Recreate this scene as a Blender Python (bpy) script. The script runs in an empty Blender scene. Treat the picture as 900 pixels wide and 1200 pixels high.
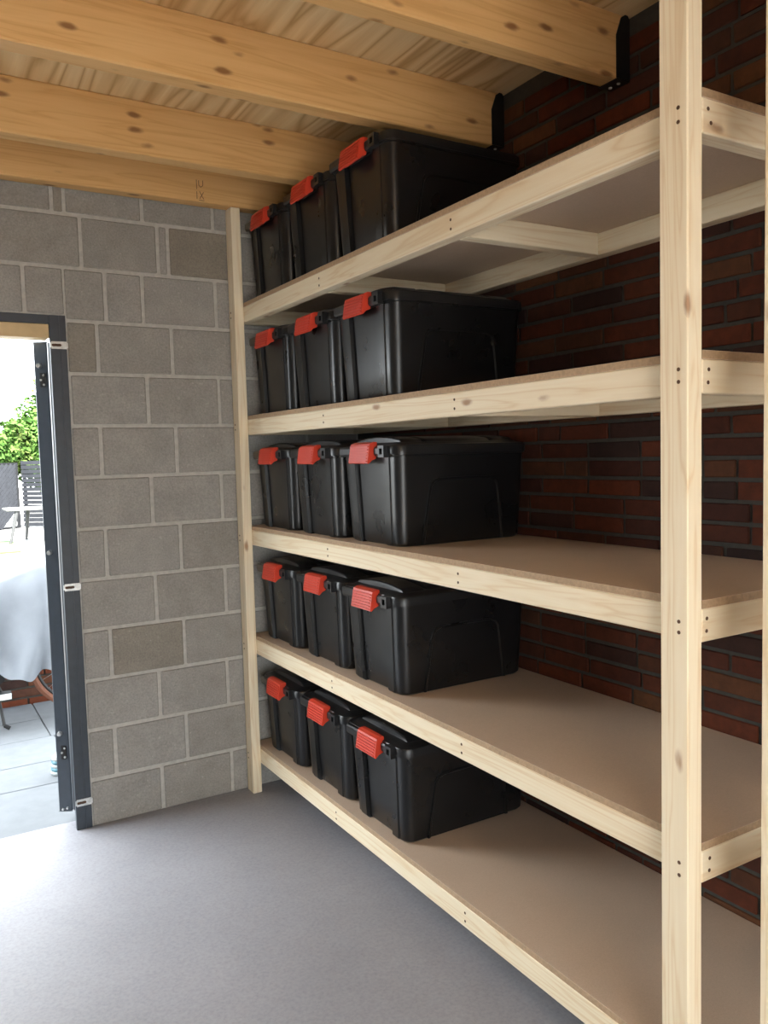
import bpy, bmesh, math, random
from mathutils import Matrix, Vector
random.seed(7)
S = bpy.context.scene
COL = S.collection

# ------------------------------------------------------------------ camera
CAM = Vector((-1.3961, -1.0773, 1.5738))
YAW, PITCH, ROLL, FPX = 0.53954, 0.07108, -0.02716, 952.9
fw = Vector((math.sin(YAW)*math.cos(PITCH), math.cos(YAW)*math.cos(PITCH), -math.sin(PITCH)))
rt0 = Vector((math.cos(YAW), -math.sin(YAW), 0)); up0 = rt0.cross(fw)
cr, sr = math.cos(ROLL), math.sin(ROLL)
rt = cr*rt0 + sr*up0; up = -sr*rt0 + cr*up0
cd = bpy.data.cameras.new('camera'); cam = bpy.data.objects.new('camera', cd); COL.objects.link(cam)
cd.sensor_fit = 'VERTICAL'; cd.sensor_height = 36; cd.lens = FPX/1200*36; cd.clip_start = .02; cd.clip_end = 300
m = Matrix((rt, up, -fw)).transposed().to_4x4(); m.translation = CAM
cam.matrix_world = m
S.camera = cam

# ------------------------------------------------------------------ sky, daylight, exposure
W = bpy.data.worlds.new('overcast_sky'); S.world = W; W.use_nodes = True
bg = W.node_tree.nodes['Background']; bg.inputs[0].default_value = (0.90, 0.96, 1.0, 1); bg.inputs[1].default_value = 1.0
S.view_settings.view_transform = 'Standard'; S.view_settings.look = 'None'
S.view_settings.gamma = 1; S.view_settings.use_curve_mapping = False
S.view_settings.exposure = 3.64

YW = 2.524            # inner face of the block wall
XB = 0.612            # face of the brick wall
XL = -3.4; YB = -3.6  # left wall, rear wall
ZC = 2.885            # underside of the plywood
DOOR_R, DOOR_L, DOOR_T = -0.752, -1.95, 2.18
RO_L, RO_R, RO_T = -2.9, -0.7, 2.1   # opening behind the camera

def portal(name, loc, rot, sx, sy):    # sampling portal lying in a real opening (gives no light of its own)
    l = bpy.data.lights.new(name, 'AREA'); l.shape = 'RECTANGLE'; l.size = sx; l.size_y = sy
    l.cycles.is_portal = True
    o = bpy.data.objects.new(name, l); COL.objects.link(o); o.location = loc; o.rotation_euler = rot
FILL_LAMP_E = 10.0     # strength of the warm fill lamp added out of view
SUN_EL, SUN_AZ = math.radians(50), math.radians(8)     # sun stands behind the camera and falls through the rear opening
sl_ = bpy.data.lights.new('sun', 'SUN'); sl_.energy = 5.6; sl_.angle = math.radians(1.5); sl_.color = (1, .95, .86)
so_ = bpy.data.objects.new('sun', sl_); COL.objects.link(so_)
so_.rotation_euler = Vector((-math.sin(SUN_AZ)*math.cos(SUN_EL), math.cos(SUN_AZ)*math.cos(SUN_EL), -math.sin(SUN_EL))).to_track_quat('-Z', 'Y').to_euler()
portal('doorway_portal', ((DOOR_R+DOOR_L)/2, YW+.12, DOOR_T/2), (-math.pi/2, 0, 0), DOOR_R-DOOR_L, DOOR_T)
portal('rear_opening_portal', ((RO_R+RO_L)/2, YB-.12, RO_T/2), (math.pi/2, 0, 0), RO_R-RO_L, RO_T)

# ------------------------------------------------------------------ material helpers
class N:
    def __init__(s, name):
        s.m = bpy.data.materials.new(name); s.m.use_nodes = True; s.t = s.m.node_tree
        s.b = s.t.nodes['Principled BSDF']
    def n(s, typ, **kw):
        x = s.t.nodes.new(typ)
        for k, v in kw.items():
            if k in x.inputs.keys() if isinstance(k, str) and k[0].isupper() else False: x.inputs[k].default_value = v
            else: setattr(x, k, v)
        return x
    def l(s, a, b): s.t.links.new(a, b)
    def math(s, op, a, b=None, c=None):
        x = s.t.nodes.new('ShaderNodeMath'); x.operation = op
        for i, v in enumerate((a, b, c)):
            if v is None: continue
            if isinstance(v, (int, float)): x.inputs[i].default_value = v
            else: s.l(v, x.inputs[i])
        return x.outputs[0]
    def ramp(s, f, stops):
        x = s.t.nodes.new('ShaderNodeValToRGB'); e = x.color_ramp.elements
        e[0].position, e[0].color = stops[0][0], (*stops[0][1], 1); e[1].position, e[1].color = stops[-1][0], (*stops[-1][1], 1)
        for p_, c_ in stops[1:-1]:
            k = e.new(p_); k.color = (*c_, 1)
        s.l(f, x.inputs[0]); return x.outputs[0]
    def mix(s, f, a, b, mode='MIX'):
        x = s.t.nodes.new('ShaderNodeMix'); x.data_type = 'RGBA'; x.blend_type = mode
        for i, v in ((0, f), (6, a), (7, b)):
            if isinstance(v, (int, float)): x.inputs[i].default_value = v
            elif isinstance(v, tuple): x.inputs[i].default_value = (*v, 1)
            else: s.l(v, x.inputs[i])
        return x.outputs[2]
    def noise(s, vec, scale, detail=3, rough=.55, dist=0):
        x = s.t.nodes.new('ShaderNodeTexNoise'); x.inputs['Scale'].default_value = scale; x.inputs['Detail'].default_value = detail
        x.inputs['Roughness'].default_value = rough; x.inputs['Distortion'].default_value = dist
        if vec is not None: s.l(vec, x.inputs['Vector'])
        return x.outputs['Fac']
    def coords(s, scale=(1, 1, 1), rand=True):
        tc = s.t.nodes.new('ShaderNodeTexCoord'); mp = s.t.nodes.new('ShaderNodeMapping'); mp.inputs['Scale'].default_value = scale
        v = tc.outputs['Object']
        if rand:
            oi = s.t.nodes.new('ShaderNodeObjectInfo'); ad = s.t.nodes.new('ShaderNodeVectorMath'); ad.operation = 'MULTIPLY_ADD'
            cb = s.t.nodes.new('ShaderNodeCombineXYZ')
            for i in range(3): s.l(oi.outputs['Random'], cb.inputs[i])
            s.l(cb.outputs[0], ad.inputs[0]); ad.inputs[1].default_value = (37.3, 11.7, 23.1); s.l(v, ad.inputs[2]); v = ad.outputs[0]
        s.l(v, mp.inputs['Vector']); return mp.outputs[0]
    def rnd(s):
        return s.t.nodes.new('ShaderNodeObjectInfo').outputs['Random']
    def bump(s, h, strength=.2, dist=.01):
        x = s.t.nodes.new('ShaderNodeBump'); x.inputs['Strength'].default_value = strength; x.inputs['Distance'].default_value = dist
        s.l(h, x.inputs['Height']); s.l(x.outputs[0], s.b.inputs['Normal'])
    def col(s, c):
        if isinstance(c, tuple): s.b.inputs['Base Color'].default_value = (*c, 1)
        else: s.l(c, s.b.inputs['Base Color'])
    def set(s, rough=.6, metal=0., spec=.5):
        s.b.inputs['Roughness'].default_value = rough; s.b.inputs['Metallic'].default_value = metal
        s.b.inputs['Specular IOR Level'].default_value = spec
        return s.m

def wood(name, axis, c_light, c_mid, c_dark, knot, knot_amt=.05, ring=1.0, rough=.62):
    k = N(name)
    ax = 'XYZ'.index(axis)
    sc = [16.0]*3; sc[ax] = .9
    v = k.coords(tuple(sc))
    n1 = k.noise(v, 1.0, 3, .5, .6)
    wv = k.math('FRACT', k.math('MULTIPLY', n1, 7.0*ring))
    tri = k.math('ABSOLUTE', k.math('SUBTRACT', wv, .5))
    base = k.ramp(tri, [(0.0, c_dark), (.16, c_mid), (.5, c_light)])
    sf = [150.0]*3; sf[ax] = 3.0
    fine = k.noise(k.coords(tuple(sf)), 1.0, 2)
    base = k.mix(.18, base, k.ramp(fine, [(.3, c_dark), (.7, c_light)]))
    sb = [5.0]*3; sb[ax] = 1.6
    blot = k.noise(k.coords(tuple(sb)), 1.0, 2)
    base = k.mix(k.math('MULTIPLY', blot, .35), base, c_mid)
    # knots
    sk = [15.0]*3; sk[ax] = 6.0
    vk = k.coords(tuple(sk))
    vo = k.t.nodes.new('ShaderNodeTexVoronoi'); k.l(vk, vo.inputs['Vector']); vo.inputs['Scale'].default_value = 1.0
    sep = k.t.nodes.new('ShaderNodeSeparateColor'); k.l(vo.outputs['Color'], sep.inputs[0])
    pick = k.math('LESS_THAN', sep.outputs[0], knot_amt*3.5)
    d = k.math('ADD', vo.outputs['Distance'], k.math('MULTIPLY', k.math('SUBTRACT', k.noise(vk, 4, 2), .5), .12))
    mr = k.t.nodes.new('ShaderNodeMapRange'); mr.interpolation_type = 'SMOOTHSTEP'
    k.l(d, mr.inputs[0]); mr.inputs[1].default_value = .22; mr.inputs[2].default_value = .07; mr.inputs[3].default_value = 0; mr.inputs[4].default_value = .85
    base = k.mix(k.math('MULTIPLY', pick, mr.outputs[0]), base, knot)
    k.col(base); k.bump(fine, .15, .002)
    return k.set(rough, 0, .35)

PL, PM, PD, PK = (.86, .76, .57), (.82, .70, .50), (.72, .55, .34), (.34, .17, .08)
PINE = {a: wood('planed_pine_'+a, a, PL, PM, PD, PK, .10) for a in 'XYZ'}
JO = wood('joist_spruce', 'X', (.76, .47, .20), (.71, .42, .165), (.62, .34, .12), (.22, .09, .03), .26, .8, .5)

def mdf():
    k = N('raw_mdf'); v = k.coords((1, 1, 1))
    n = k.noise(v, 6, 4); f = k.noise(v, 240, 2)
    c = k.mix(.5, k.ramp(n, [(.3, (.57, .44, .33)), (.7, (.62, .485, .37))]), k.ramp(f, [(.3, (.54, .415, .305)), (.7, (.65, .51, .39))]))
    k.col(c); k.bump(f, .1, .001); return k.set(.6, 0, .35)
MDF = mdf()

def plywood():
    k = N('pine_plywood'); v = k.coords((5.0, .45, 1), False)
    n = k.noise(v, 1.0, 2, .5, .8)
    tri = k.math('ABSOLUTE', k.math('SUBTRACT', k.math('FRACT', k.math('MULTIPLY', n, 6.5)), .5))
    c = k.ramp(tri, [(0, (.50, .28, .10)), (.2, (.76, .54, .27)), (.5, (.87, .68, .39))])
    f = k.noise(k.coords((90, 3, 1), False), 1, 2)
    c = k.mix(.2, c, k.ramp(f, [(.3, (.58, .38, .17)), (.7, (.84, .64, .36))]))
    vo = k.t.nodes.new('ShaderNodeTexVoronoi'); k.l(k.coords((5, 2.2, 1), False), vo.inputs['Vector']); vo.inputs['Scale'].default_value = 1
    mr = k.t.nodes.new('ShaderNodeMapRange'); k.l(vo.outputs['Distance'], mr.inputs[0]); mr.inputs[1].default_value = .06; mr.inputs[2].default_value = .02; mr.inputs[3].default_value = 0; mr.inputs[4].default_value = .8
    c = k.mix(mr.outputs[0], c, (.2, .08, .03))
    k.col(c); return k.set(.55, 0, .35)
PLY = plywood()

def concrete_block():
    k = N('concrete_block_face'); v = k.coords((1, 1, 1))
    r = k.rnd(); n = k.noise(v, 9, 5, .6); f = k.noise(v, 130, 3, .7)
    c = k.ramp(r, [(0, (.29, .272, .243)), (.06, (.25, .222, .18)), (.14, (.305, .287, .26)), (.6, (.32, .304, .278)), (1, (.335, .32, .295))])
    c = k.mix(.55, c, k.ramp(n, [(.3, (.78, .78, .78)), (.7, (1.15, 1.15, 1.15))]), 'MULTIPLY')
    c = k.mix(.5, c, k.ramp(f, [(.28, (.6, .6, .6)), (.5, (1, 1, 1)), (.74, (1.35, 1.35, 1.32))]), 'MULTIPLY')
    sp = k.math('GREATER_THAN', k.noise(v, 60, 2, .4), .72)
    c = k.mix(k.math('MULTIPLY', sp, .35), c, (.5, .48, .44))
    k.col(c); k.bump(f, .5, .004); return k.set(.92, 0, .2)
BLK = concrete_block()

def simple(name, c, rough=.6, metal=0., nscale=0, namt=.15, bump=0, spec=.5, rand=True):
    k = N(name)
    if nscale:
        v = k.coords((1, 1, 1), rand); n = k.noise(v, nscale, 4)
        lo = tuple(x*(1-namt) for x in c); hi = tuple(min(1, x*(1+namt)) for x in c)
        k.col(k.ramp(n, [(.3, lo), (.7, hi)]))
        if bump: k.bump(n, bump, .003)
    else: k.col(c)
    return k.set(rough, metal, spec)
MDFE = simple('mdf_cut_edge', (.40, .275, .165), .8, 0, 120, .15)
MORTAR = simple('grey_mortar', (.45, .43, .395), .95, nscale=40, namt=.12, bump=.3, rand=False)
BMORT = simple('brick_mortar', (.047, .043, .035), .95, nscale=50, namt=.15, bump=.3, rand=False)
ANTH = simple('anthracite_powder_coat', (.035, .045, .058), .38, 0, 30, .1)
GALV = simple('galvanised_steel', (.62, .63, .62), .35, .85, 60, .15)
DARKST = simple('black_steel', (.012, .012, .012), .5, .3, 40, .2)
HOLE = simple('screw_hole_dark', (.09, .045, .022), .8, 0, 60, .3)
LEAD = simple('stamp_ink', (.10, .05, .025), .8, 0, 60, .3)
RENDER = simple('pale_wall_paint', (.30, .29, .27), .9, 0, 5, .06)
HEADT = simple('door_head_timber', (.62, .44, .22), .5, 0, 12, .12)

def floor_mat():
    k = N('painted_concrete_floor'); v = k.coords((1, 1, 1), False)
    n = k.noise(v, 2.2, 5, .6); f = k.noise(v, 90, 3, .7)
    c = k.ramp(n, [(.3, (.30, .30, .325)), (.7, (.36, .36, .388))])
    c = k.mix(.5, c, k.ramp(f, [(.25, (.7, .7, .7)), (.5, (1, 1, 1)), (.75, (1.2, 1.2, 1.2))]), 'MULTIPLY')
    k.col(c)
    r = k.ramp(n, [(.3, (.48, .48, .48)), (.7, (.62, .62, .62))]); k.l(r, k.b.inputs['Roughness'])
    k.bump(f, .12, .002); k.b.inputs['Specular IOR Level'].default_value = .28
    return k.m
FLOOR = floor_mat()

def brick_mat(name='red_brick', dk=1.0):
    k = N(name); v = k.coords((1, 1, 1)); r = k.rnd()
    g = lambda t: tuple(x*dk for x in t)
    c = k.ramp(r, [(0, g((.13, .042, .026))), (.2, g((.25, .062, .024))), (.38, g((.075, .042, .034))), (.52, g((.30, .072, .026))), (.68, g((.16, .055, .028))), (.84, g((.32, .13, .05))), (1, g((.09, .038, .032)))])
    n = k.noise(v, 22, 5, .65)
    c = k.mix(.6, c, k.ramp(n, [(.3, (.55, .55, .6)), (.7, (1.35, 1.25, 1.2))]), 'MULTIPLY')
    k.col(c); k.bump(n, .5, .004); return k.set(.85, 0, .25)
BRICK = brick_mat('red_brick', .36)

def plastic(name, c, rough):
    k = N(name); v = k.coords((1, 1, 1)); f = k.noise(v, 500, 2, .6); n = k.noise(v, 7, 3)
    k.col(c); k.l(k.ramp(n, [(.3, (rough-.05,)*3), (.7, (rough+.08,)*3)]), k.b.inputs['Roughness']); k.b.inputs['Specular IOR Level'].default_value = .5
    return k.m
BLACKP = plastic('black_plastic', (.007, .0073, .008), .30)
LIDP = plastic('black_lid_plastic', (.010, .0104, .0115), .33)
REDP = plastic('red_plastic', (.60, .050, .022), .38)

# ------------------------------------------------------------------ geometry helpers
def empty(name, loc, label=None, cat=None, group=None):
    o = bpy.data.objects.new(name, None); COL.objects.link(o); o.location = loc; o.empty_display_size = .1
    if label: o['label'] = label
    if cat: o['category'] = cat
    if group: o['group'] = group
    return o
def tag(o, label=None, cat=None, group=None, kind=None):
    if label: o['label'] = label
    if cat: o['category'] = cat
    if group: o['group'] = group
    if kind: o['kind'] = kind
    return o
def wloc(o):
    v = Vector(o.location)
    while o.parent: o = o.parent; v += Vector(o.location)
    return v
def link(name, me, loc=(0, 0, 0), parent=None):          # loc is given in world space; parents are never rotated here
    o = bpy.data.objects.new(name, me); COL.objects.link(o)
    if parent is not None: o.parent = parent; o.location = Vector(loc)-wloc(parent)
    else: o.location = loc
    return o
def tomesh(bm, name, mat, smooth=False):
    bmesh.ops.recalc_face_normals(bm, faces=bm.faces)
    me = bpy.data.meshes.new(name); bm.to_mesh(me); bm.free()
    if mat: me.materials.append(mat)
    if smooth:
        for p_ in me.polygons: p_.use_smooth = True
        me.set_sharp_from_angle(angle=math.radians(35))
    return me
_cache = {}
def boxmesh(dx, dy, dz, mat, bev=.002, seg=1):
    key = (round(dx, 4), round(dy, 4), round(dz, 4), mat.name, bev, seg)
    if key in _cache: return _cache[key]
    bm = bmesh.new(); bmesh.ops.create_cube(bm, size=1); bmesh.ops.scale(bm, vec=(dx, dy, dz), verts=bm.verts)
    if bev: bmesh.ops.bevel(bm, geom=bm.edges[:], offset=bev, segments=seg, affect='EDGES', profile=.5)
    _cache[key] = tomesh(bm, 'box', mat, seg > 1); return _cache[key]
def bx(name, x0, x1, y0, y1, z0, z1, mat, parent=None, bev=.002, seg=1):
    return link(name, boxmesh(x1-x0, y1-y0, z1-z0, mat, bev, seg), ((x0+x1)/2, (y0+y1)/2, (z0+z1)/2), parent)
def add_box(bm, x0, x1, y0, y1, z0, z1):
    r = bmesh.ops.create_cube(bm, size=1); vs = r['verts']
    bmesh.ops.scale(bm, vec=(x1-x0, y1-y0, z1-z0), verts=vs); bmesh.ops.translate(bm, vec=((x0+x1)/2, (y0+y1)/2, (z0+z1)/2), verts=vs); return vs
def add_cyl(bm, a, b, r1, r2=None, seg=10):
    a, b = Vector(a), Vector(b); r2 = r1 if r2 is None else r2; d = b-a
    r = bmesh.ops.create_cone(bm, cap_ends=True, segments=seg, radius1=r1, radius2=r2, depth=d.length)
    mt = Matrix.Translation((a+b)/2) @ d.to_track_quat('Z', 'Y').to_matrix().to_4x4()
    bmesh.ops.transform(bm, matrix=mt, verts=r['verts'])
def prism(bm, poly, axis, a, b):                       # polygon (u,v) extruded along axis from a to b
    def P(u, v, w): return {'X': (w, u, v), 'Y': (u, w, v), 'Z': (u, v, w)}[axis]
    A = [bm.verts.new(P(u, v, a)) for u, v in poly]; B = [bm.verts.new(P(u, v, b)) for u, v in poly]
    bm.faces.new(A); bm.faces.new(B[::-1]); n = len(poly)
    for i in range(n): bm.faces.new((A[i], A[(i+1) % n], B[(i+1) % n], B[i]))
def tube(bm, pts, r, seg=8, closed=False):
    rings = []; n = len(pts)
    for i in range(n):
        p0 = Vector(pts[(i-1) % n] if (closed or i > 0) else pts[i]); p1 = Vector(pts[(i+1) % n] if (closed or i < n-1) else pts[i])
        t = (p1-p0).normalized(); q = t.to_track_quat('Z', 'Y')
        rings.append([bm.verts.new(Vector(pts[i]) + q @ Vector((r*math.cos(2*math.pi*j/seg), r*math.sin(2*math.pi*j/seg), 0))) for j in range(seg)])
    for i in range(n if closed else n-1):
        A, B = rings[i], rings[(i+1) % n]
        for j in range(seg): bm.faces.new((A[j], A[(j+1) % seg], B[(j+1) % seg], B[j]))
    if not closed: bm.faces.new(rings[0]); bm.faces.new(rings[-1][::-1])
def project(P):
    d = Vector(P)-CAM; z = d.dot(fw)
    if z < .05: return None
    return 450+FPX*d.dot(rt)/z, 600-FPX*d.dot(up)/z, z

# ================================================================== SETTING
fl = bx('floor', XL-.1, XB+.1, YB-.1, YW+.10, -.15, 0, FLOOR, None, 0); tag(fl, kind='structure', label='grey painted concrete garage floor')
ce = bx('ceiling', XL-.1, XB+.1, YB-.1, YW+.10, ZC, ZC+.018, PLY, None, 0); tag(ce, kind='structure', label='pine plywood roof deck above the joists')
wl = bx('wall_left', XL-.1, XL, YB-.1, YW+.1, 0, ZC, RENDER, None, 0); tag(wl, kind='structure')
# rear wall with the wide opening behind the camera
wr = bx('wall_rear', XL, RO_L, YB-.1, YB, 0, ZC, RENDER, None, 0); tag(wr, kind='structure')
bx('wall_rear_pier', RO_R, XB, YB-.1, YB, 0, ZC, RENDER, wr, 0); bx('wall_rear_lintel', RO_L, RO_R, YB-.1, YB, RO_T, ZC, RENDER, wr, 0)

# ---- block wall at the far end: mortar core + individual blocks
Z1, CH = .201, .2178
wf = bx('wall_back', DOOR_R, XB+.12, YW+.005, YW+.10, 0, ZC, MORTAR, None, 0); tag(wf, kind='structure', label='grey concrete block wall beside the open door')
bx('wall_core_above_door', DOOR_L, DOOR_R, YW+.005, YW+.10, DOOR_T, ZC, MORTAR, wf, 0)
bx('wall_core_left_of_door', XL, DOOR_L, YW+.005, YW+.10, 0, ZC, MORTAR, wf, 0)
joints = {13: [-.782, -.735, -.416, -.099], 12: [-.996, -.676, -.355, -.309], 11: [-.907, -.587, -.429, -.10], 10: [-.629, -.311], 9: [-.427, -.102], 8: [-.636, -.31],
          7: [-.429, -.108], 6: [-.636, -.31], 5: [-.432, -.108], 4: [-.638, -.313], 3: [-.436, -.116], 2: [-.64, -.322], 1: [-.442, -.113], 14: [-.95, -.62, -.28]}
JT = .0078
def block(x0, x1, z0, z1):
    if x1-x0 < .012 or z1-z0 < .012: return
    dx, dz = x1-x0, z1-z0
    bm = bmesh.new(); vs = add_box(bm, -dx/2, dx/2, -.02, .02, -dz/2, dz/2)
    for v in bm.verts: v.co.x += random.uniform(-.0012, .0012); v.co.z += random.uniform(-.0012, .0012)
    bmesh.ops.bevel(bm, geom=bm.edges[:], offset=min(.004, dx/6), segments=1, affect='EDGES')
    link('concrete_block', tomesh(bm, 'concrete_block', BLK), ((x0+x1)/2, YW+.02+random.uniform(-.0012, .0012), (z0+z1)/2), wf)
for k in range(1, 15):
    zb = max(0, Z1+(k-2)*CH); zt = min(ZC, Z1+(k-1)*CH)
    if zb >= ZC: continue
    js = sorted(joints[k]); j = js[-1]
    while j < XB: j += .3235; js.append(j)
    left_end = DOOR_R if zt < DOOR_T+.12 else XL
    j = js[0]
    while j > left_end: j -= .3235; js.insert(0, j)
    for a, b in zip(js[:-1], js[1:]):
        x0, x1 = max(a+JT, left_end+(.004 if left_end == DOOR_R else 0)), min(b-JT, XB)
        z0, z1 = zb+(JT if k > 1 else 0), zt-JT
        if x1 <= x0: continue
        if left_end == XL and z0 < DOOR_T and x0 < DOOR_R: 
            if x1 > DOOR_R+.06: block(DOOR_R+.004, x1, z0, z1); 
            block(x0, min(x1, DOOR_R-.004), DOOR_T+JT, z1)
        else: block(x0, x1, z0, z1)

    if left_end == DOOR_R or zb < DOOR_T:      # the stretch of wall left of the door
        x = XL-(.16 if k % 2 else 0)
        while x < DOOR_L:
            block(max(x+JT, XL), min(x+.3235-JT, DOOR_L-.004), zb+(JT if k > 1 else 0), min(zt-JT, DOOR_T-.002 if left_end == XL else 9)); x += .3235

# ---- brick wall on the right: mortar core + bricks
wb = bx('wall_right', XB+.006, XB+.12, YB, YW, 0, ZC, BMORT, None, 0); tag(wb, kind='structure', label='dark red brick wall behind the timber shelves')
BC = .0617; BL = .2275
variants = []
def brick_geo(bm, L, H, loc=(0, 0, 0), jit=.0018):
    vs = add_box(bm, -.012, .012, -L/2, L/2, -H/2, H/2)
    for v in vs: v.co += Vector((random.uniform(-.0012, .0012), random.uniform(-jit, jit), random.uniform(-jit, jit)))
    es = list({e for v in vs for e in v.link_edges})
    r = bmesh.ops.bevel(bm, geom=es, offset=.003, segments=1, affect='EDGES')
    vv = {v for f in r['faces'] for v in f.verts} | {v for v in vs if v.is_valid}
    bmesh.ops.translate(bm, vec=loc, verts=list(vv))
for L in (BL-.012, BL/2-.012):
    vl = []
    for q in range(4):
        bm = bmesh.new(); brick_geo(bm, L, BC-.0125); vl.append(tomesh(bm, 'brick', BRICK))
    variants.append(vl)
cand = []
nc = int(ZC/BC)
for c in range(nc+1):
    zc = 1.6607-BC/2+(c-26)*BC
    if zc < BC/2 or zc > ZC-BC/2: continue
    y = -3.5+(.115 if c % 2 else 0)+(.383-.03) % BL+random.choice((0, 0, .02, -.02, .05))
    while y < YW-.05:
        half = random.random() < .12
        L = BL/2 if half else BL
        yc = y+L/2
        if yc+L/2 < YW: cand.append((yc, zc, half))
        y += L
def vis(y, z):
    q = project((XB, y, z))
    return q and -5 < q[0] < 905 and -5 < q[1] < 1205
inview = sorted([c for c in cand if vis(c[0], c[1])], key=lambda c: project((XB, c[0], c[1]))[2])[:295]
ins = set(inview)
for yc, zc, half in inview:
    link('brick', random.choice(variants[1 if half else 0]), (XB+.012-.002*random.random(), yc, zc), wb)
bm = bmesh.new()
for yc, zc, half in cand:
    if (yc, zc, half) in ins: continue
    L = (BL/2 if half else BL)-.012
    add_box(bm, -.012, .012, yc-L/2, yc+L/2, zc-(BC-.0125)/2, zc+(BC-.0125)/2)
o = link('brickwork', tomesh(bm, 'brickwork', BRICK), (XB+.012, 0, 0), wb); tag(o, kind='stuff')

# ---- door: frame, fixing straps, leaf swung outwards
FR = empty('door_1', (DOOR_R-.03, YW, 0)); tag(FR, 'anthracite steel door standing open beside the block wall', kind='structure')
bm = bmesh.new()
prism(bm, [(DOOR_R-.066, YW-.004), (DOOR_R-.03, YW-.004), (DOOR_R-.03, YW-.001), (DOOR_R-.027, YW-.001), (DOOR_R-.027, YW-.004), (DOOR_R-.002, YW-.004), (DOOR_R-.002, YW+.10), (DOOR_R-.05, YW+.10), (DOOR_R-.05, YW+.022), (DOOR_R-.066, YW+.022)], 'Z', 0, DOOR_T)
bmesh.ops.translate(bm, vec=(-DOOR_R, -YW, 0), verts=bm.verts)
link('jamb', tomesh(bm, 'jamb', ANTH), (DOOR_R, YW, 0), FR)
bx('jamb', DOOR_L, DOOR_L+.066, YW-.004, YW+.10, 0, DOOR_T, ANTH, FR)
bx('head', DOOR_L+.066, DOOR_R-.066, YW-.004, YW+.10, DOOR_T-.035, DOOR_T, ANTH, FR)
bx('head_rail', DOOR_L+.066, DOOR_R-.066, YW+.012, YW+.10, DOOR_T-.092, DOOR_T-.035, HEADT, FR)
for zc in (2.058, 1.05, .118):
    bm = bmesh.new()
    s = [(-.035, -.015), (.035, -.015), (.035, .015), (-.035, .015)]
    prism(bm, s, 'Y', -.0015, .0015)
    bmesh.ops.bevel(bm, geom=[e for e in bm.edges if abs(e.verts[0].co.y-e.verts[1].co.y) > .001], offset=.005, segments=2, affect='EDGES')
    st = link('fixing_strap', tomesh(bm, 'fixing_strap', GALV), (DOOR_R-.032, YW-.0065, zc), FR)
    bm = bmesh.new()
    for x in (-.018, -.002): 
        prism(bm, [(x-.005+.006*math.cos(t), .006*math.sin(t)) if math.cos(t) < 0 else (x+.005+.006*math.cos(t), .006*math.sin(t)) for t in [i*math.pi/6 for i in range(12)]], 'Y', -.0022, -.0012)
    link('slot', tomesh(bm, 'slot', HOLE), (DOOR_R-.032, YW-.0065, zc), st)
    bm = bmesh.new(); add_cyl(bm, (.022, -.0045, 0), (.022, -.001, 0), .007, .0075, 10)
    link('screw_head', tomesh(bm, 'screw_head', GALV), (DOOR_R-.032, YW-.0065, zc), st)
# leaf, hinged on the jamb and swung about 120 degrees outwards
hx, hy = -.815, YW+.105
ang = math.radians(60)
def leafpt(u, w): return (hx+u*math.cos(ang)-w*math.sin(ang), hy+u*math.sin(ang)+w*math.cos(ang))
bm = bmesh.new()
prism(bm, [leafpt(0, 0), leafpt(1.0, 0), leafpt(1.0, .058), leafpt(0, .058)], 'Z', .045, 2.085)
bmesh.ops.translate(bm, vec=(-hx, -hy, 0), verts=bm.verts); bmesh.ops.bevel(bm, geom=bm.edges[:], offset=.003, segments=1, affect='EDGES')
leaf = link('door_leaf', tomesh(bm, 'door_leaf', ANTH), (hx, hy, 0), FR)
bm = bmesh.new(); add_box(bm, -.002, .012, -.002, .012, .05, 2.08); bmesh.ops.translate(bm, vec=(.008, -.008, 0), verts=bm.verts)
link('leaf_seal', tomesh(bm, 'leaf_seal', simple('grey_seal', (.07, .068, .075), .5, 0, 30, .1)), (hx, hy, 0), leaf)
def pin(z, w, r, ln):
    bm = bmesh.new(); a = leafpt(0, w); b = leafpt(-ln, w)
    add_cyl(bm, (a[0]-hx, a[1]-hy, z), (b[0]-hx, b[1]-hy, z), r, r*.8, 12); return bm
for z in (1.985, 1.19, .395):
    link('security_pin', tomesh(pin(z, .036, .011, .014), 'security_pin', GALV, True), (hx, hy, 0), leaf)
for z in (1.925, .31):
    bm = bmesh.new(); a, b = leafpt(-.001, .004), leafpt(-.001, .05)
    prism(bm, [(leafpt(0, .012)[0]-hx, leafpt(0, .012)[1]-hy), (leafpt(-.004, .012)[0]-hx, leafpt(-.004, .012)[1]-hy), (leafpt(-.004, .034)[0]-hx, leafpt(-.004, .034)[1]-hy), (leafpt(0, .034)[0]-hx, leafpt(0, .034)[1]-hy)], 'Z', z-.03, z+.03)
    h = link('hinge_plate', tomesh(bm, 'hinge_plate', DARKST), (hx, hy, 0), leaf)
for z, w in ((1.945, .018), (1.925, .03), (1.905, .018), (.33, .018), (.31, .03), (.29, .018), (.055, .04), (.06, .02)):
    link('hinge_screw', tomesh(pin(z, w, .0055, .008), 'hinge_screw', GALV), (hx, hy, 0), leaf)

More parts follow.
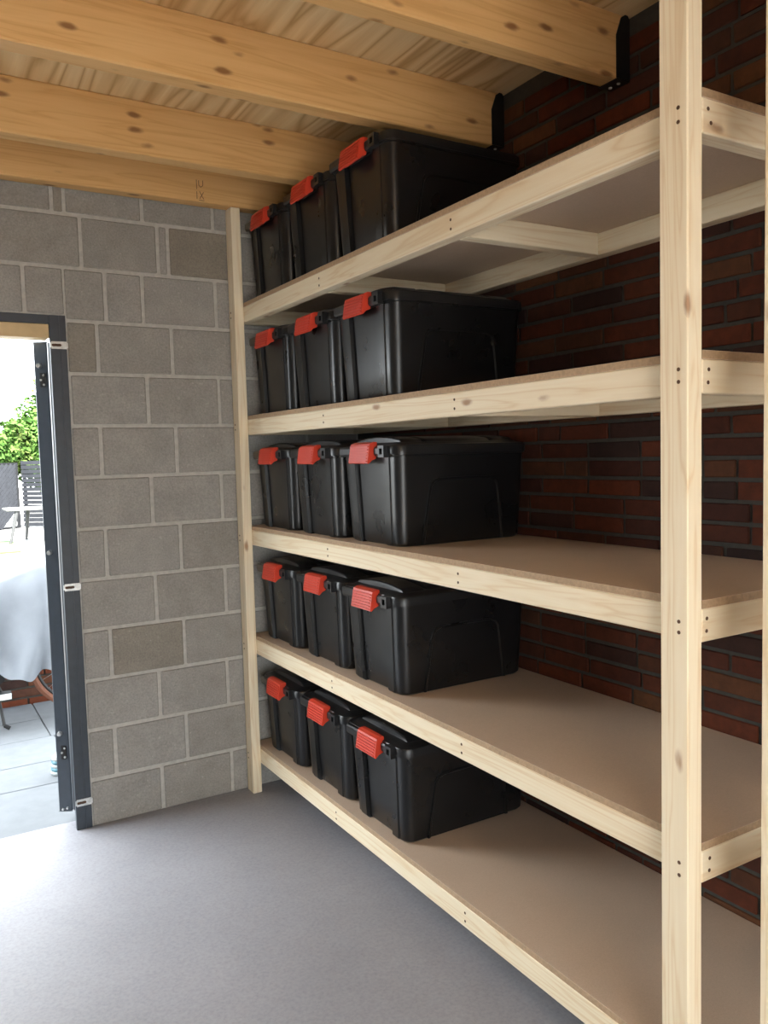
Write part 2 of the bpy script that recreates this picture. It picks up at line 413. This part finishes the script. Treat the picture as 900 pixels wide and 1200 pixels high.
# ---- ceiling joists with black hangers on the brick wall
JG = 'ceiling joists'
jd = [(.735, 'sawn timber ceiling joist nearest the camera, top right, ending in a black hanger', 1), (1.335, 'thick timber ceiling joist crossing just above the nearest top-shelf box', 1),
      (1.995, 'knotty timber ceiling joist between the block wall and the thick middle joist', 1), (2.440, 'timber wall joist lying along the top of the block wall', 0)]
jd += [(.735-.62*i, 'timber ceiling joist overhead outside the picture, %s bays behind the hanger joist' % w, 1) for i, w in ((1, 'one'), (2, 'two'), (3, 'three'), (4, 'four'), (5, 'five'), (6, 'six'))]
for y0, lab, hang in jd:
    j = bx('ceiling_joist', XL, XB-.008, y0, y0+.07, 2.694, ZC, JO, None, .004); tag(j, lab, 'joist', JG)
    if hang:
        h = bx('joist_hanger', XB-.062, XB-.004, y0-.004, y0-.0005, 2.70, ZC-.012, DARKST, j, .001)
        bm = bmesh.new()
        prism(bm, [(-.056, -.095), (0, -.095), (0, .085), (-.012, .10), (-.035, .085), (-.056, .03)], 'Y', -.0015, .0015)
        h.data = tomesh(bm, 'joist_hanger', DARKST); h.location = Vector((XB-.004, y0-.002, 2.79))-wloc(j)
        bm = bmesh.new()
        prism(bm, [(-.056, -.095), (0, -.095), (0, .085), (-.012, .10), (-.035, .085), (-.056, .03)], 'Y', -.0015, .0015)
        link('joist_hanger', tomesh(bm, 'joist_hanger', DARKST), (XB-.004, y0+.072, 2.79), j)
        sh = bx('hanger_shoe', XB-.06, XB-.004, y0-.003, y0+.073, 2.691, 2.694, DARKST, j, .0008)
        for q in (.018, .052):
            bm = bmesh.new(); add_cyl(bm, (0, 0, -.003), (0, 0, .001), .005, .006, 8)
            link('hanger_screw', tomesh(bm, 'hanger_screw', GALV), (XB-.03, y0+q, 2.6905), j)
    if abs(y0-2.44) < .01:     # faint grading stamp on the wall joist
        bm = bmesh.new()
        def stroke(pts): 
            for (a, b), (c, d) in zip(pts[:-1], pts[1:]):
                L = math.hypot(c-a, d-b); nx, nz = -(d-b)/L*.0012, (c-a)/L*.0012
                prism(bm, [(a+nx, b+nz), (c+nx, d+nz), (c-nx, d-nz), (a-nx, b-nz)], 'Y', -.0004, 0)
        stroke([(-.018, .052), (-.018, .012)]); stroke([(-.008, .05), (-.008, .03), (0, .022), (.010, .03), (.010, .052)])
        stroke([(-.006, .004), (.012, -.028)]); stroke([(.012, .002), (-.006, -.028)]); stroke([(-.018, .002), (-.018, -.03)]); stroke([(-.010, -.034), (.014, -.034)])
        link('grading_stamp', tomesh(bm, 'grading_stamp', LEAD), (-.178, y0, 2.735), j)

# ---- added fill lamp, unseen behind the camera, warms the upper timber
LX, LY, LZ = -1.22, -1.71, 2.60
lp = empty('fill_lamp', (LX, LY, 2.69), 'added unseen fill lamp, round white bulkhead under a joist behind the camera', 'lamp')
bm = bmesh.new(); loft_pts = [(.10, 0), (.105, -.02), (.10, -.035)]
add_cyl(bm, (0, 0, -.03), (0, 0, 0), .105, .10, 24); link('fill_lamp_base', tomesh(bm, 'fill_lamp_base', simple('fill_lamp_white', (.7, .7, .68), .4, 0, 20, .03), True), (LX, LY, 2.692), lp)
k = N('fill_lamp_diffuser'); k.col((.8, .78, .7)); k.b.inputs['Emission Color'].default_value = (1, .72, .42, 1); k.b.inputs['Emission Strength'].default_value = FILL_LAMP_E; k.set(.5)
bm = bmesh.new(); bmesh.ops.create_uvsphere(bm, u_segments=24, v_segments=10, radius=.092)
for v in bm.verts: v.co.z = min(0, v.co.z)*.6
bmesh.ops.remove_doubles(bm, verts=bm.verts, dist=.0005)
link('fill_lamp_diffuser', tomesh(bm, 'fill_lamp_diffuser', k.m, True), (LX, LY, 2.662), lp)

# ================================================================== SHELVING
L = 2.510; D = .605; T = .044; B = .069; DK = .018
ZS = [2.2726, 1.7648, 1.2580, .7461, .2245]
def screw(par, x, y, z, axis, r=.0042):
    key = 'screw'+axis
    if key not in _cache:
        bm = bmesh.new(); d = Vector((1, 0, 0)) if axis == 'X' else Vector((0, 1, 0))
        add_cyl(bm, -d*.0006, d*.002, .0042, .0042, 8); _cache[key] = tomesh(bm, 'screw', HOLE)
    o = link('screw', _cache[key], (x, y, z), par); return o
def shelving(y0, label, visible):
    u = empty('shelving_unit', (0, y0, 0), label, 'shelving')
    for i, yy in enumerate((0, L-B)):
        ztop = 3.0 if i == 0 else 2.694
        pz = 2.885 if i == 0 else 2.692
        po = bx('post', -T, 0, y0+yy, y0+yy+B, 0, pz, PINE['Z'], u, .0025)
        for z in ZS:
            for dz in (.012, -.012): screw(po, -T, y0+yy+(.022 if i == 0 else B-.022), z-DK-B/2+dz+random.uniform(-.003, .003), 'X')
    for z in ZS:
        sb = bx('shelf_board', .001, D, y0+.0005, y0+L, z-DK, z, MDF, u, .0008)
        if len(sb.data.materials) == 1:
            sb.data.materials.append(MDFE)
            for f_ in sb.data.polygons:
                if abs(f_.normal.z) < .5: f_.material_index = 1
        zt, zb = z-DK-.0004, z-DK-B
        fb = bx('front_beam', 0, T, y0+T, y0+L-T, zb, zt, PINE['Y'], u, .0025)
        bx('rear_beam', D-T, D, y0+T, y0+L-T, zb, zt, PINE['Y'], u, .0025)
        e1 = bx('end_beam', 0, D, y0, y0+T, zb, zt, PINE['X'], u, .0025)
        bx('end_beam', 0, D, y0+L-T, y0+L, zb, zt, PINE['X'], u, .0025)
        for yc in (.842, 1.68):
            bx('cross_beam', T, D-T, y0+yc-T/2, y0+yc+T/2, zb, zt, PINE['X'], u, .0025)
            for dz in (.013, -.013): screw(fb, 0, y0+yc, (zt+zb)/2+dz, 'X')
        for dz in (.014, -.012): screw(e1, .018+random.uniform(-.006, .008), y0, (zt+zb)/2+dz, 'Y')
    return u
shelving(0, 'tall pine shelving unit with five brown decks holding the black boxes', True)
shelving(-.163-L-.0, 'second pine shelving unit, only its post showing at the right edge', False)

# ================================================================== STORAGE BOXES
def rounded(hx, hy, r, seg=5):
    pts = []
    for cx, cy, a0 in ((hx-r, hy-r, 0), (-hx+r, hy-r, 90), (-hx+r, -hy+r, 180), (hx-r, -hy+r, 270)):
        for i in range(seg+1):
            a = math.radians(a0+90*i/seg); pts.append((cx+r*math.cos(a), cy+r*math.sin(a)))
    return pts
def body_outline(hx, hy, r=.036, rec=.013):
    pts = []; seg = 5
    def corner(cx, cy, a0):
        for i in range(seg+1):
            a = math.radians(a0+90*i/seg); pts.append((cx+r*math.cos(a), cy+r*math.sin(a)))
    corner(hx-r, hy-r, 0)
    pts2 = [(-hx+r, hy)]
    corner(-hx+r, hy-r, 90)
    # front end (-x): ribs with a recessed panel between them, running from +y to -y
    p = hy*.44; g = .010
    for y, d in ((hy*.74, 0), (hy*.72, -.004), (p+g+.002, -.004), (p+g, rec), (p, rec+.002), (p-.002, rec-.003), (-p+.002, rec-.003), (-p, rec+.002), (-p-g, rec), (-p-g-.002, -.004), (-hy*.72, -.004), (-hy*.74, 0)):
        pts.append((-hx+d, y))
    corner(-hx+r, -hy+r, 180)
    corner(hx-r, -hy+r, 270)
    for y, d in ((-p-g-.002, 0), (-p-g, rec), (p+g, rec), (p+g+.002, 0)): pts.append((hx-d, y))
    return pts
def loft(bm, rings, cap0=True, cap1=True):
    R_ = [[bm.verts.new((x, y, z)) for x, y in pts] for pts, z in rings]; n = len(R_[0])
    for A, Bq in zip(R_[:-1], R_[1:]):
        for i in range(n): bm.faces.new((A[i], A[(i+1) % n], Bq[(i+1) % n], Bq[i]))
    if cap0: bm.faces.new(R_[0][::-1])
    if cap1: bm.faces.new(R_[-1])
HB = .321
def box_dims(z): t = z/HB; return .264+.012*t, .178+.0195*t
def make_meshes():
    M = {}
    bm = bmesh.new(); rings = []
    for z, ins in ((0, .010), (.004, .004), (.010, 0), (.10, 0), (.20, 0), (HB-.012, 0), (HB-.011, -.005), (HB, -.005)):
        a, b = box_dims(z); rings.append((body_outline(a-ins, b-ins), z))
    loft(bm, rings); M['body'] = tomesh(bm, 'body', BLACKP, True)
    # raised arch panel on each long side
    for s in (1, -1):
        bm = bmesh.new()
        def P(u, z, d):
            return (u, s*(box_dims(z)[1]+d), z)
        out = [(-.178, .004), (-.168, .08), (-.155, .17), (-.148, .206), (-.138, .222), (-.118, .230), (.0, .232), (.118, .230), (.138, .222), (.148, .206), (.155, .17), (.168, .08), (.178, .004)]
        inn = [(u*.955, z*.975 if z > .01 else z) for u, z in out]
        gro = [(u*.925, z*.955 if z > .01 else z) for u, z in out]
        A = [bm.verts.new(P(u, z, -.002)) for u, z in out]; Bv = [bm.verts.new(P(u, z, .0055)) for u, z in out]
        Cv = [bm.verts.new(P(u, z, .0055)) for u, z in inn]; Dv = [bm.verts.new(P(u, z, -.001)) for u, z in gro]
        for X, Y in ((A, Bv), (Bv, Cv), (Cv, Dv)):
            for i in range(len(out)-1): bm.faces.new((X[i], X[i+1], Y[i+1], Y[i]))
        bm.faces.new(Dv)
        M['side%d' % s] = tomesh(bm, 'side_panel', BLACKP, True)
    a, b = box_dims(HB)
    bm = bmesh.new()
    loft(bm, [(rounded(a+.006, b+.004, .042), HB-.006), (rounded(a+.011, b+.007, .044), HB-.006), (rounded(a+.011, b+.007, .044), HB+.018), (rounded(a+.008, b+.004, .042), HB+.024), (rounded(a-.006, b-.008, .034), HB+.026),
              (rounded(a-.016, b-.016, .03), HB+.028), (rounded(a-.026, b-.024, .028), HB+.033), (rounded(a-.034, b-.030, .026), HB+.034)])
    M['lid'] = tomesh(bm, 'lid', LIDP, True)
    # crowned plates across the lid top, stepped apart
    for q, (x0, x1) in enumerate(((-.240, -.152), (-.136, .136), (.152, .240))):
        bm = bmesh.new(); n = 18; R_ = []
        for i in range(n+1):
            t = -1+2*i/n; y = .168*t; zt = HB+.040+.016*(1-t*t); zb = HB+.026
            if abs(t) > .99: zt = HB+.030
            R_.append([bm.verts.new((x, y, z)) for x, z in ((x0-.002, zb), (x0, zt-.004), (x0+.005, zt), (x1-.005, zt), (x1, zt-.004), (x1+.002, zb))])
        for A, Bq in zip(R_[:-1], R_[1:]):
            for i in range(6): bm.faces.new((A[i], A[(i+1) % 6], Bq[(i+1) % 6], Bq[i]))
        bm.faces.new(R_[0]); bm.faces.new(R_[-1][::-1])
        M['lidpanel%d' % q] = tomesh(bm, 'lid_panel', LIDP, True)
    # front lip left and right of the latch; the near one carries a padlock eye
    bm = bmesh.new()
    prism(bm, [(-a-.026, HB+.016), (-a-.022, HB+.022), (-a+.004, HB+.022), (-a+.004, HB-.012), (-a-.022, HB-.012), (-a-.026, HB-.004)], 'Y', .076, .168)
    M['lip_far'] = tomesh(bm, 'lid_lip', LIDP)
    bm = bmesh.new()
    prism(bm, [(-a-.022, HB+.014), (-a-.018, HB+.020), (-a+.004, HB+.020), (-a+.004, HB-.012), (-a-.018, HB-.012), (-a-.022, HB-.004)], 'Y', -.112, -.076)
    M['lip_near'] = tomesh(bm, 'lid_lip', LIDP)
    bm = bmesh.new()      # eye: a frame around a real square hole
    x0, x1 = -a-.028, -a-.006
    for r in ((-.150, -.140, -.016, .024), (-.122, -.112, -.016, .024), (-.140, -.122, .014, .024), (-.140, -.122, -.016, -.006)):
        add_box(bm, x0, x1, r[0], r[1], HB+r[2], HB+r[3])
    M['eye'] = tomesh(bm, 'padlock_eye', LIDP)
    # latch: flared red clip with grip ridges
    def latch(sgn):
        bm = bmesh.new(); f = -a-.014
        prof = [(f+.010, HB+.037), (f-.004, HB+.037), (f-.018, HB+.031), (f-.021, HB+.020), (f-.030, HB-.034), (f-.024, HB-.037), (f-.012, HB-.026), (f+.004, HB-.020), (f+.010, HB+.010)]
        prism(bm, prof, 'Y', -.068, .068)
        for i in range(6):
            z = HB+.021-.0098*i; xx = f-.021-.009*(HB+.020-z)/.054
            add_box(bm, xx-.0038, xx+.003, -.062, .062, z-.0020, z+.0020)
        if sgn < 0:
            for v in bm.verts: v.co.x *= -1
        return tomesh(bm, 'latch', REDP)
    M['latch'] = latch(1); M['latch_r'] = latch(-1)
    return M
BM = make_meshes()
def storage_box(x, y, z, rz, label):
    r = empty('storage_box', (x, y, z), label, 'storage box', 'black storage boxes on the shelves'); r.rotation_euler.z = rz
    def part(n, key, par=r):
        o = bpy.data.objects.new(n, BM[key]); COL.objects.link(o); o.parent = par; return o
    bd = part('body', 'body'); part('side_panel', 'side1', bd); part('side_panel', 'side-1', bd)
    ld = part('lid', 'lid'); part('lid_panel', 'lidpanel0', ld); part('lid_panel', 'lidpanel1', ld); part('lid_panel', 'lidpanel2', ld)
    part('lid_lip', 'lip_far', ld); part('lid_lip', 'lip_near', ld); part('padlock_eye', 'eye', ld)
    part('latch', 'latch'); part('latch', 'latch_r')
rown = ['top shelf', 'second-highest shelf', 'middle shelf', 'second-lowest shelf', 'bottom shelf']
coln = ['nearest of three on the %s', 'middle of three on the %s', 'closest to block wall on the %s']
for i, z in enumerate(ZS):
    for k in range(3):
        y = [1.407, 1.823, 2.240][k]+random.uniform(-.002, .002)
        x = .306+random.uniform(-.005, .005)
        storage_box(x, y, z, random.uniform(-.004, .004), 'black storage box with red latch, '+coln[k] % rown[i])

# ================================================================== OUTSIDE
GZ = -.03
pat = bx('patio', -6, 4, YW+.10, 4.75, GZ-.12, GZ-.012, simple('patio_joint_sand', (.13, .13, .12), .95, 0, 40, .2), None, 0); tag(pat, 'light grey slab patio outside the open door', kind='structure')
SLAB = simple('grey_paving_slab', (.125, .135, .145), .8, 0, 14, .08, .1)
xs = [-3.35+.62*i for i in range(7)]; ys = [YW+.105, 3.215, 3.555, 3.98, 4.36, 4.75]
for r_, (ya, yb) in enumerate(zip(ys[:-1], ys[1:])):
    off = (.2, .25, .19, .17, .17)[r_]
    for xa in xs:
        x0, x1 = xa+off, xa+off+.62
        bx('paving_slab', x0+.003, x1-.003, ya+.003, yb-.003, GZ-.03, GZ, SLAB, pat, .003)
dw = bx('driveway', -12, 10, -30, YB-.1, -.3, -.03, simple('driveway_paving', (.16, .155, .15), .85, 0, 20, .2), None, 0); tag(dw, 'grey paved driveway behind the garage', kind='structure')
LAWN = simple('lawn_grass', (.03, .062, .012), .95, 0, 6, .45)
GRAV = simple('pale_gravel', (.12, .12, .115), .95, 0, 40, .25)
gd = bx('garden_ground', -25, 30, 4.75, 60, -.3, -.06, GRAV, None, 0); tag(gd, 'pale gravel garden ground behind the patio', kind='structure')
lw = bx('lawn', -12, .62, 15.2, 17.6, -.06, -.03, LAWN, None, 0); tag(lw, 'green lawn strip in front of the fence', kind='structure')
# low garden wall behind the bicycle
gw = empty('garden_wall', (-1, 4.80, -.06), 'low red brick garden wall behind the bicycle', 'garden wall')
bx('wall_core', -3.2, 1.0, 4.775, 4.87, -.06, .235, BMORT, gw, 0)
GBR = brick_mat('garden_brick', .5)
gm = []
for q in range(3):
    bm = bmesh.new(); brick_geo(bm, .21, .055); bmesh.ops.rotate(bm, verts=bm.verts, cent=(0, 0, 0), matrix=Matrix.Rotation(math.pi/2, 3, 'Z')); gm.append(tomesh(bm, 'brick', GBR))
for r_ in range(4):
    for c in range(19):
        link('brick', random.choice(gm), (-3.05+.222*c+(.11 if r_ % 2 else 0), 4.775, -.025+.068*r_), gw)

# bicycle under a pale cover
BY = 4.42
bk = empty('bicycle', (-.93, BY, GZ), 'parked bicycle with tan tyres under a pale cover', 'bicycle')
TYRE = simple('tan_tyre', (.2, .075, .04), .75, 0, 60, .15); RUB = simple('black_rubber', (.02, .02, .02), .7, 0, 60, .2); FRAME = simple('bicycle_frame_paint', (.03, .03, .035), .35, 0, 40, .1)
for wx in (-.40, -1.46):
    bm = bmesh.new(); n = 48; wc = (wx, BY, .33)
    tube(bm, [(.335*math.cos(2*math.pi*i/n), 0, .335*math.sin(2*math.pi*i/n)) for i in range(n)], .021, 8, True)
    w = link('tyre', tomesh(bm, 'tyre', TYRE, True), wc, bk)
    bm = bmesh.new(); tube(bm, [(.308*math.cos(2*math.pi*i/n), 0, .308*math.sin(2*math.pi*i/n)) for i in range(n)], .012, 6, True)
    link('rim', tomesh(bm, 'rim', RUB, True), wc, w)
    bm = bmesh.new()
    for i in range(28):
        a = 2*math.pi*i/28; add_cyl(bm, (0, .02*(-1)**i, 0), (.305*math.cos(a), 0, .305*math.sin(a)), .0012, seg=4)
    add_cyl(bm, (0, -.035, 0), (0, .035, 0), .018)
    link('spokes', tomesh(bm, 'spokes', GALV), wc, w)
bm = bmesh.new()
bbk, seat, head, rear, front = (-.96, BY, .29), (-1.10, BY, .86), (-.55, BY, .80), (-1.46, BY, .33), (-.40, BY, .33)
for a, b, r in ((bbk, seat, .017), (bbk, (-.53, BY, .72), .021), (seat, head, .017), (bbk, rear, .010), (rear, (-1.08, BY, .78), .009), ((-.565, BY, .86), (-.50, BY, .66), .02), ((-.50, BY, .66), front, .013)): add_cyl(bm, a, b, r)
bmesh.ops.translate(bm, vec=(.93, -BY, 0), verts=bm.verts)
link('frame', tomesh(bm, 'frame', FRAME, True), (-.93, BY, 0), bk)
bm = bmesh.new(); tube(bm, [(0, -.27, .0), (.03, -.2, .03), (.02, 0, .05), (.03, .2, .03), (0, .27, .0)], .012); link('handlebar', tomesh(bm, 'handlebar', FRAME, True), (-.575, BY, .94), bk)
bm = bmesh.new(); tube(bm, [(0, 0, 0), (-.03, -.03, -.004), (-.085, -.05, -.018)], .008, 6); add_cyl(bm, (.02, .0, .02), (-.02, -.02, .028), .011)
link('brake_lever', tomesh(bm, 'brake_lever', FRAME, True), (-.57, BY-.27, .975), bk)
bm = bmesh.new(); add_cyl(bm, (-.12, 0, 0), (.12, 0, .0), .045, .06); bmesh.ops.scale(bm, vec=(1, 1, .6), verts=bm.verts); link('saddle', tomesh(bm, 'saddle', RUB, True), (-1.12, BY, .93), bk)
bm = bmesh.new(); add_cyl(bm, (0, -.03, 0), (0, .03, 0), .085, seg=20); add_cyl(bm, (0, -.06, 0), (.045, -.065, -.12), .010); add_cyl(bm, (0, .06, 0), (-.045, .065, .12), .010)
cr_ = link('crank', tomesh(bm, 'crank', DARKST, True), bbk, bk)
for px, py, pz in ((.05, -.11, -.12), (-.05, .11, .12)):
    bm = bmesh.new(); add_box(bm, -.045, .045, -.045, .045, -.012, .012); pe = link('pedal', tomesh(bm, 'pedal', RUB), (bbk[0]+px, BY+py, bbk[2]+pz), cr_)
bm = bmesh.new(); add_box(bm, -.03, .04, -.004, .004, -.017, .017); link('pedal_reflector', tomesh(bm, 'pedal_reflector', simple('white_reflector', (.75, .75, .72), .25, 0, 30, .1)), (bbk[0]+.05, BY-.16, bbk[2]-.12), bk)
bm = bmesh.new(); add_cyl(bm, (0, 0, 0), (.03, -.14, -.27), .010); add_cyl(bm, (.03, -.14, -.27), (.06, -.15, -.29), .012); link('kickstand', tomesh(bm, 'kickstand', DARKST), (-.95, BY-.03, .27), bk)

# cover: draped sheet with folds
def cover():
    bm = bmesh.new(); NU, NV = 90, 36; g = []
    for i in range(NU+1):
        u = i/NU; x = -1.75+1.62*u
        # ridge height along the bicycle: saddle bump, handlebar bump
        ridge = .80+.20*math.exp(-((x+1.12)/.16)**2)+.26*math.exp(-((x+.66)/.24)**2)-.55*max(0, (x+.32)/.2)**2*.25-.35*max(0, (-1.55-x)/.2)**2
        row = []
        for j in range(NV+1):
            v = j/NV*2-1; t = abs(v); s = 1 if v > 0 else -1
            hem = .30-.06*math.sin(u*7.3+.9)+.05*math.cos(u*17)+.012*math.sin(u*60)
            z = ridge+(hem-ridge)*t**1.25
            spread = .05+.26*t**.7+.08*math.exp(-((x+.66)/.2)**2)*min(1, t*3)
            fold = .045*t*math.sin(u*31+4.5*t+1.2*s)+.026*t*abs(math.sin(u*24-3.5*t+.4))+.014*math.sin(u*13+6*t)
            row.append(bm.verts.new((x+.05*t*math.sin(u*9+4*t), s*(spread+fold), z)))
        g.append(row)
    for i in range(NU):
        for j in range(NV): bm.faces.new((g[i][j], g[i+1][j], g[i+1][j+1], g[i][j+1]))
    bmesh.ops.solidify(bm, geom=bm.faces[:], thickness=.003)
    return tomesh(bm, 'bicycle_cover', simple('pale_grey_sheet', (.24, .26, .29), .55, 0, 10, .06, .1), True)
tag(link('bicycle_cover', cover(), (0, BY, 0)), 'pale grey sheet draped over the bicycle outside', 'cover')

# small striped tub by the open leaf
tb = empty('striped_tub', (-.752, 3.33, GZ), 'small light blue and white striped tub on the patio by the door leaf', 'tub')
TW = simple('tub_white', (.3, .33, .33), .4, 0, 30, .05); TB = simple('tub_blue', (.05, .15, .19), .4, 0, 30, .05)
for i in range(5):
    bm = bmesh.new(); z = .004+i*.018; r0 = .045-.0015*i; loft(bm, [([(r0*math.cos(a), r0*math.sin(a)) for a in [k*math.pi/10 for k in range(20)]], z), ([((r0+.003)*math.cos(a), (r0+.003)*math.sin(a)) for a in [k*math.pi/10 for k in range(20)]], z+.009), ([(r0*math.cos(a), r0*math.sin(a)) for a in [k*math.pi/10 for k in range(20)]], z+.018)])
    link('band', tomesh(bm, 'band', TB if i % 2 else TW, True), (-.752, 3.33, GZ), tb)
bm = bmesh.new(); add_cyl(bm, (0, 0, .094), (0, 0, .112), .032, .02, 16); link('tub_lid', tomesh(bm, 'tub_lid', simple('tub_lid_grey', (.45, .48, .48), .4, 0, 30, .05), True), (-.752, 3.33, GZ), tb)

# garden table far down the garden
tx, ty = 1.10, 17.2
gt = empty('garden_table', (tx, ty, -.04), 'thin white-topped garden table with dark splayed legs before the fence', 'table')
bx('table_top', tx-.62, tx+1.15, ty-.4, ty+.45, .625, .665, simple('table_top_white', (.1, .1, .098), .5, 0, 10, .05), gt, .01)
TL = simple('table_leg_dark', (.015, .016, .017), .5, 0, 30, .1)
for lx, ly, sx, sy in ((-.42, -.32, -.16, -.06), (-.12, .36, -.06, .06), (.95, -.32, .1, -.06), (.95, .36, .1, .06)):
    bm = bmesh.new(); add_cyl(bm, (sx, sy, -.665), (0, 0, 0), .025, .04, 10); link('leg', tomesh(bm, 'leg', TL, True), (tx+lx, ty+ly, .63), gt)

# slatted fence meeting in a corner
SL = simple('fence_slat_grey', (.014, .0155, .019), .8, 0, 8, .15, spec=.1); SLF = simple('fence_rail_grey', (.006, .0066, .008), .8, 0, 8, .15, spec=.1)
cx, cy = 1.25, 21.5
f1 = empty('garden_fence', (cx, cy, -.06), 'grey garden fence of diagonal slats left of the corner', 'fence')
dirv = Vector((-.82, -.57, 0)); nrm = Vector((-.57, .82, 0)); FH = 1.62
def obox(bm, c, ux, uy, uz, a, b, cc):
    vs = add_box(bm, -a/2, a/2, -b/2, b/2, -cc/2, cc/2)
    mt = Matrix((ux, uy, uz)).transposed()
    for v in vs: v.co = mt @ v.co + Vector(c)
sl45 = None
for i in range(-8, 68):
    s0, z0, s1, z1 = i*.13, .02, i*.13+FH, FH
    if s0 < 0: z0 += -s0; s0 = 0
    if s1 > 8.6: z1 -= s1-8.6; s1 = 8.6
    if s1-s0 < .05: continue
    A = dirv*s0+Vector((0, 0, z1+z0-z0 if False else (FH+.02-z0))); Bq = dirv*s1+Vector((0, 0, FH+.02-z1))
    d = (Bq-A); ln = d.length; d.normalize(); bm = bmesh.new()
    obox(bm, (0, 0, 0), d, nrm, d.cross(nrm), ln, .02, .080); link('slat', tomesh(bm, 'slat', SL), Vector((cx, cy, -.06))+(A+Bq)/2, f1)
for z in (.02, FH+.02):
    bm = bmesh.new(); obox(bm, (0, 0, 0), dirv, nrm, Vector((0, 0, 1)), 8.66, .045, .06); link('rail', tomesh(bm, 'rail', SLF), Vector((cx, cy, z-.06))+dirv*4.33+nrm*.04, f1)
bm = bmesh.new(); add_box(bm, -.04, .04, -.04, .04, 0, FH+.05); link('post', tomesh(bm, 'post', SLF), (cx, cy+.02, -.06), f1)
f2 = empty('garden_fence', (cx+.1, cy, -.06), 'grey garden fence of level slats right of the corner', 'fence')
dir2 = Vector((.72, -.69, 0)); n2 = Vector((.69, .72, 0))
for i in range(15):
    bm = bmesh.new(); obox(bm, (0, 0, 0), dir2, n2, Vector((0, 0, 1)), 3.0, .02, .096); link('slat', tomesh(bm, 'slat', SL), Vector((cx+.12, cy, .03+.112*i))+dir2*1.5, f2)
for s in (.05, 1.5, 2.95):
    bm = bmesh.new(); add_box(bm, -.04, .04, -.04, .04, 0, FH+.05); link('post', tomesh(bm, 'post', SLF), Vector((cx+.12, cy, -.06))+dir2*s+n2*.05, f2)

# tree behind the fence: trunk, limbs and a crown of real leaves
tr = empty('garden_tree', (2.6, 23.5, -.06), 'bright green leafy tree rising behind the grey fence', 'tree')
BARK = simple('bark', (.12, .08, .05), .9, 0, 20, .3, .4)
bm = bmesh.new(); tube(bm, [(0, 0, 0), (.05, 0, 1.0), (-.05, .05, 2.2)], .11, 8); tube(bm, [(0, 0, 1.3), (-.6, -.2, 2.4)], .05, 6); tube(bm, [(0, 0, 1.4), (.7, .1, 2.6)], .05, 6); tube(bm, [(-.05, .05, 2.1), (.1, 0, 3.6)], .05, 6)
link('trunk', tomesh(bm, 'trunk', BARK, True), (2.6, 23.5, -.06), tr)
def leafmat():
    k = N('tree_leaf'); v = k.coords((1, 1, 1), False); n = k.noise(v, 1.6, 3)
    k.col(k.ramp(n, [(.3, (.024, .060, .012)), (.5, (.040, .085, .017)), (.68, (.062, .085, .022))])); k.b.inputs['Transmission Weight'].default_value = 0
    return k.set(.8, 0, .08)
verts, faces = [], []
rl = random.Random(3)
blobs = [(0, 0, 2.6, 1.15), (-.9, -.2, 2.15, .95), (-1.5, -.3, 1.75, .7), (.9, .1, 2.6, 1.1), (.3, 0, 3.4, .95), (1.6, 0, 3.1, 1.0), (-.3, .2, 1.6, .8), (1.0, 0, 1.7, .9)]
for bx_, by_, bz_, br in blobs:
    for i in range(int(2600*br*br)):
        a = rl.uniform(0, 2*math.pi); c = rl.uniform(-1, 1); s = math.sqrt(1-c*c); r = br*rl.uniform(.55, 1.0)*(1+.15*math.sin(5*a+7*c))
        P = Vector((bx_+r*s*math.cos(a), by_+r*s*math.sin(a), bz_+r*c*.85))
        d1 = Vector((rl.gauss(0, 1), rl.gauss(0, 1), rl.gauss(0, .7))).normalized(); d2 = d1.cross(Vector((rl.gauss(0, 1), rl.gauss(0, 1), rl.gauss(0, 1)))).normalized()
        l = rl.uniform(.06, .11); k0 = len(verts)
        verts += [P-d1*l, P+d2*l*.5, P+d1*l, P-d2*l*.5]; faces.append((k0, k0+1, k0+2, k0+3))
me = bpy.data.meshes.new('foliage'); me.from_pydata(verts, [], faces); me.materials.append(leafmat())
tag(link('foliage', me, (2.6, 23.5, -.06), tr), kind='stuff')
